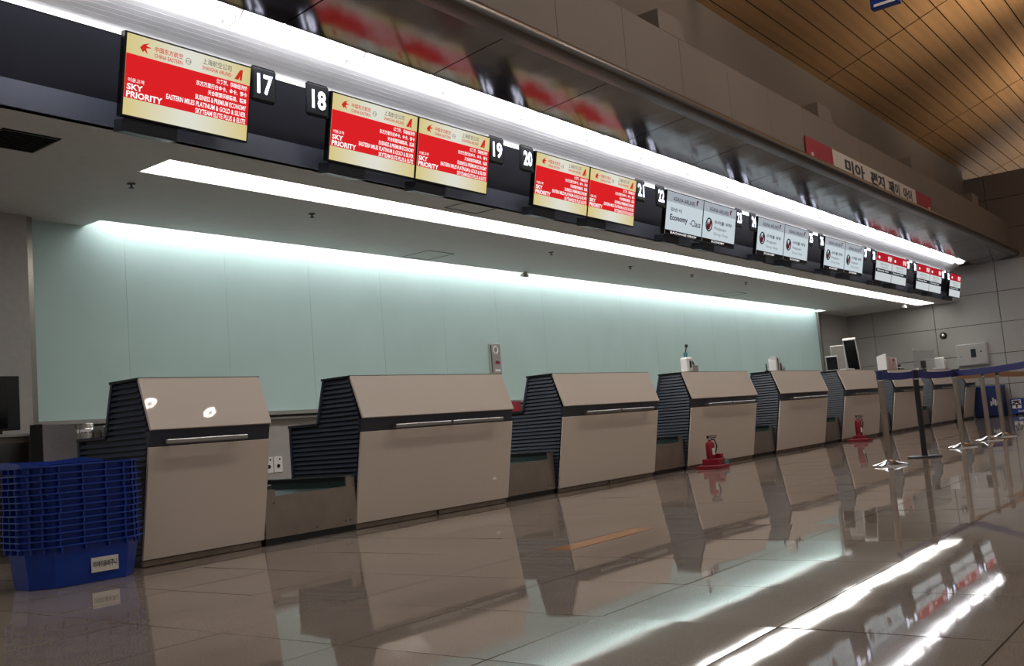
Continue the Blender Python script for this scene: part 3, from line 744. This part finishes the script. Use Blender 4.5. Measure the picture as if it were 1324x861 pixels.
def belt(a, b_, z0, z1, m, lb, sag=.015):
    p = Vector((a[0],a[1])); q = Vector((b_[0],b_[1])); d = (q-p).normalized(); p = p+d*.036; q = q-d*.036; nrm = Vector((-d.y, d.x))*.0015
    bm_ = bmesh.new(); N = 10; rings = []
    for i in range(N+1):
        f_ = i/N; c = p+(q-p)*f_; s_ = -sag*4*f_*(1-f_)
        rings.append([bm_.verts.new((c.x-nrm.x,c.y-nrm.y,z0+s_)), bm_.verts.new((c.x+nrm.x,c.y+nrm.y,z0+s_)), bm_.verts.new((c.x+nrm.x,c.y+nrm.y,z1+s_)), bm_.verts.new((c.x-nrm.x,c.y-nrm.y,z1+s_))])
    for u_, v_ in zip(rings, rings[1:]):
        for k in range(4): bm_.faces.new((u_[k],u_[(k+1)%4],v_[(k+1)%4],v_[k]))
    bm_.faces.new(rings[0][::-1]); bm_.faces.new(rings[-1]); bmesh.ops.recalc_face_normals(bm_, faces=bm_.faces)
    M_ = MB(); M_._merge(bm_); o_ = M_.build('barrier_belt', m); tag(o_, lb, 'belt', 'barrier belts'); return o_
belt(ST[0], ST[1], .885, .962, 'blue_belt', 'blue barrier belt between the first chrome post and the black post')
belt(ST[1], ST[2], .885, .962, 'blue_belt', 'blue barrier belt between the black post and the third post')
nb = belt(ST[2], ST[5], .885, .955, 'blue_belt', 'blue barrier belt running from the third post off the right edge')
belt(ST[2], ST[3], .86, .94, 'tan_belt', 'tan barrier belt between the third and fourth posts'); belt(ST[3], ST[4], .86, .94, 'tan_belt', 'tan barrier belt between the fourth and fifth posts'); belt(ST[4], ST[6], .86, .94, 'tan_belt', 'tan barrier belt running from the fifth post off the right edge')

# ---- things on the counter tops
ZT = 1.2195
t = empty('card_reader', (11.45, 5.93, ZT)); tag(t, 'white document reader with teal stylus on the third double counter', 'reader')
MB().box(-.06, .08, -.06, .06, 0, .20, .02).build('body', 'white_matte', t)
MB().box(.05, .22, -.06, .06, 0, .10, .01).build('printer', 'grey_plastic', t)
for k in range(5): MB().box(.09+.022*k, .10+.022*k, -.05, .05, .10, .155-.02*k).build('paper_slot', 'rail_dark', t)
MB().box(-.02, .03, -.064, -.058, .06, .15).build('slot', 'black', t)
MB().cyl((0,0,.2),(.01,0,.26),.026).build('holder', 'teal_plastic', t); MB().cyl((.01,0,.26),(.05,0,.34),.008).cyl((.05,0,.335),(.058,0,.365),.02).build('stylus', 'black', t)
MB().box(-.28, -.05, -.05, .06, 0, .012).build('tray', 'white_matte', t)
t = empty('boarding_pass_printer', (14.35, 5.93, ZT)); tag(t, 'white and black boarding pass printer on the fourth double counter', 'printer')
MB().prism([(-.06,0),(-.06,.16),(.06,.20),(.06,0)], -.10, .02, .004).build('body', 'white_matte', t)
for k in range(5): MB().box(-.085+.05*k, -.06+.05*k, -.065, .05, .02, .235-.035*k).build('paper_slot', 'rail_dark' if k % 2 else 'grey_light', t)
MB().box(.02, .26, -.05, .05, 0, .06).build('feeder', 'grey_plastic', t)
t = empty('microphone', (14.02, 5.93, ZT)); tag(t, 'short black microphone on the fourth double counter', 'microphone')
MB().cyl((0,0,0),(0,0,.02),.03).build('base', 'black', t); MB().cyl((0,0,.02),(-.01,0,.12),.009).build('stem', 'black', t)
def lean(name, loc, w_, h_, tilt, m1, m2, lb, cat, d=.03):
    t = empty(name, loc, (0, math.radians(tilt), math.radians(12))); tag(t, lb, cat)
    MB().box(-d/2, d/2, -w_/2, w_/2, 0, h_, .004).build('casing', m1, t); MB().box(-d/2-.002, -d/2, -w_/2+.012, w_/2-.012, .02, h_-.012).build('screen', m2, t)
    MB().box(-.03, .05, -.05, .05, -.0, .012).build('foot', m1, t); return t
lean('document_stand', (16.92, 5.95, ZT+.005), .20, .26, -14, 'grey_light', 'rail_dark', 'small grey document stand at the left end of the fifth double counter', 'stand')
lean('tilted_monitor', (17.42, 6.0, ZT+.004), .24, .46, -10, 'white_matte', 'grey_plastic', 'white edged monitor standing upright on the fifth double counter', 'monitor')
lean('tilted_monitor', (18.20, 6.0, ZT+.03), .22, .68, -36, 'white_matte', 'rail_dark', 'long dark panel with white edge leaning far back on the fifth double counter', 'monitor', .07)
t = empty('keyboard', (17.45, 5.88, ZT)); tag(t, 'white box keyboard under the tilted monitors', 'keyboard'); MB().box(-.22,.22,-.06,.06,0,.03,.005).build('body','white_matte',t)
for k in range(8): MB().box(-.20+.052*k,-.16+.052*k,-.04,.04,.03,.036).build('key','grey_plastic',t)
t = empty('desk_fan', (18.38, 6.02, ZT)); tag(t, 'round black disc on a short stem at the right end of the fifth double counter', 'fan')
MB().lathe([(.04,0),(.04,.012)], seg=16).build('base', 'black', t); MB().cyl((0,0,.012),(0,0,.12),.01).build('stem', 'black', t); MB().lathe([(.10,-.01),(.105,0),(.10,.02)], (0,.01,.20), 24, 'Y').build('disc', 'black', t)
t = empty('ticket_printer', (19.75, 5.95, ZT)); tag(t, 'pinkish white ticket printer on the sixth double counter', 'printer')
MB().prism([(-.09,0),(-.09,.30),(-.07,.32),(.09,.28),(.09,0)], -.06, .0, .004).build('side_plate', 'white_matte', t)
MB().box(.02, .22, -.1, .1, 0, .26, .01).build('body', 'pink_plastic', t); MB().box(.26, .52, -.1, .1, 0, .24, .01).build('feeder', 'pink_plastic', t)
MB().box(.32, .42, -.104, -.099, .17, .22).build('slot', 'black', t); MB().box(.56, .60, -.1, .1, 0, .24).build('end_plate', 'white_matte', t)
t = empty('telephone', (20.72, 5.95, ZT)); tag(t, 'black desk telephone right of the ticket printer', 'telephone')
MB().prism([(-.08,0),(-.08,.03),(.08,.08),(.08,0)], -.12, .12, .004).build('base', 'black', t); MB().box(-.11, -.05, -.08, .08, .06, .12, .012).build('handset', 'rail_dark', t)
t = empty('acrylic_screen', (23.1, 6.04, ZT)); tag(t, 'clear acrylic screen with white top edge on the seventh double counter', 'screen')
MB().box(-.85, .85, -.004, .004, .0, .44).build('pane', 'acrylic', t); MB().box(-.86, .86, -.008, .008, .44, .46).build('top_edge', 'white_matte', t)
for x in (-.7, .7): MB().box(x-.02, x+.02, -.04, .04, 0, .05).build('clamp', 'white_matte', t)
t = empty('paper_holder', (23.95, 5.92, ZT)); tag(t, 'white leaning paper holder before the acrylic screen', 'holder')
for k in range(3): MB().box(-.03, .03, -.1, .1, 0, .28-.05*k).rot(Matrix.Translation((.07*k,0,0))@Matrix.Rotation(math.radians(-14),4,'Y')).build('sheet', 'white_matte', t)
MB().box(-.06, .24, -.1, .1, 0, .02).build('tray', 'grey_light', t)
t = empty('small_monitor', (22.5, 5.92, ZT)); tag(t, 'low black monitor at the left of the acrylic screen', 'monitor')
MB().box(-.16, .16, -.015, .015, .04, .20, .004).build('casing', 'black', t); MB().box(-.05, .05, -.05, .05, 0, .012).box(-.02,.02,-.005,.012,.012,.06).build('stand', 'black', t)

# ---- end wall things
t = empty('wall_cabinet', (26.598, 5.78, 1.58)); tag(t, 'grey wall cabinet with dark window on the end wall above the belts', 'cabinet')
MB().box(-.12, 0, -.36, .36, -.28, .27, .02).build('body', 'grey_light', t); dd = MB().box(-.13, -.12, -.34, .34, -.26, .25, .004).build('door', 'grey_plastic', t)
MB().box(-.134, -.13, -.10, .02, -.08, .13).build('window', 'black_gloss', dd); MB().lathe([(.025,-.01),(.025,.01)], (-.135,.26,-.02), 14, 'X').build('latch', 'chrome', dd); MB().lathe([(.02,-.01),(.02,.01)], (-.135,-.22,.05), 14, 'X').build('lock', 'black', dd)
t = empty('dome_camera', (26.598, 6.42, 2.13)); tag(t, 'small black and white dome camera on the grey end wall', 'camera')
MB().lathe([(.085,0),(.085,.03),(.06,.05)], seg=20).rot(Matrix.Rotation(-PI/2,4,'Y')).build('ring', 'black', t, True); MB().lathe([(.055,.045),(.05,.07),(.03,.085),(.0,.09)], seg=20).rot(Matrix.Rotation(-PI/2,4,'Y')).build('dome', 'chrome', t, True)
t = empty('blue_bin', (26.28, 5.47, 0)); tag(t, 'tall dark blue bin against the end wall by the last counter', 'bin')
MB().box(-.24, .24, -.33, .32, .02, .72, .01).build('body', 'blue_dark', t); MB().box(-.25, .25, -.34, .33, .72, .76, .008).build('lid', 'blue_plastic', t); MB().box(-.2, .2, -.3, .3, 0, .02).build('base', 'black', t)
for k in range(4): MB().box(-.244, -.24, -.25+.05*k, -.21+.05*k, .30-.03*(k%2), .38+.04*(k%3)).build('mark', 'grey_light', t)
t = empty('blue_sign_board', (26.45, 4.55, 0)); tag(t, 'low blue floor sign with white symbol at the foot of the end wall', 'sign')
MB().box(-.02, .02, -.5, .5, .03, .40, .004).build('board', 'blue_plastic', t); MB().box(-.1, .1, -.45, -.40, 0, .03).box(-.1, .1, .40, .45, 0, .03).build('foot', 'black', t)
MB().box(-.024, -.02, .26, .46, .16, .37).build('white_square', 'white_matte', t)
lettering(t, '주', -.10, .10, -.09, .09, 0, 'black', bold=.04, M=Matrix.Translation((-.026,.36,.265))@Matrix.Rotation(-PI/2,4,'Z'))
lettering(t, '보안구역', -.35, .35, -.03, .03, 0, 'white_matte', bold=.02, M=Matrix.Translation((-.022,-.0,.09))@Matrix.Rotation(-PI/2,4,'Z'))

# ---- hall: hanging blue sign, two ring pendants, uplight fixtures
t = empty('hanging_sign', (11.45, 3.0, 5.15)); tag(t, 'blue hanging sign cut off by the top edge of the picture', 'sign')
MB().box(-.05, .05, -.22, .10, .0, .9, .01).build('board', 'blue_plastic', t); MB().cyl((0,-.05,.9),(0,-.05,2.0),.01).build('cable', 'steel', t); MB().box(-.052,-.05,-.18,.06,.02,.05).build('stripe', 'white_matte', t)
for i, p in enumerate(((8.27,.14,6.0),(9.45,-.12,6.0))):
    t = empty('ring_pendant', p); tag(t, 'glowing ring pendant lamp in the hall, reflected on the %s of the narrow counter' % ('left edge' if i == 0 else 'middle'), 'lamp', 'ring pendant lamps')
    MB().torus(.075, .032, (0,0,0), 'Z', 32, 10).build('ring', 'em_ring', t); MB().cyl((0,0,-.02),(0,0,.05),.03).build('canopy', 'white_matte', t); MB().cyl((0,0,.05),(0,0,2.0+.36*(.0-p[1])),.008).build('rod', 'steel', t)
for i, X in enumerate((2.6, 5.4, 8.2, 11.0, 13.8)):
    t = empty('hall_troffer', (X, .8, 7.72)); tag(t, 'square white hall ceiling lamp above the picture, %s from the left' % ['first','second','third','fourth','fifth','sixth','seventh'][i], 'lamp', 'hall ceiling lamps')
    MB().box(-.5, .5, -.3, .3, -.01, .0).build('diffuser', 'em_troffer', t); MB().box(-.53, .53, -.33, .33, .0, .07).build('housing', 'white_paint', t)
    for q_ in (-.4, .4): MB().cyl((q_,0,.07),(q_,0,.22),.008).build('rod', 'steel', t)
for i, X in enumerate((11.1, 16.8, 22.5, 28.2, 33.9)):
    t = empty('uplight_fixture', (X, .6, 5.6)); tag(t, 'cup shaped warm hall uplight outside the right edge, %s along the hall' % ['first','second','third','fourth','fifth'][i], 'lamp', 'hall uplights')
    MB().lathe([(.10,-.25),(.18,-.20),(.20,-.03),(.19,-.03),(.17,-.18),(.05,-.22)], seg=20).build('cup', 'steel', t, True)
    MB().cyl((0,0,-.25),(0,0,-5.6),.06).build('pole', 'steel_dark', t)
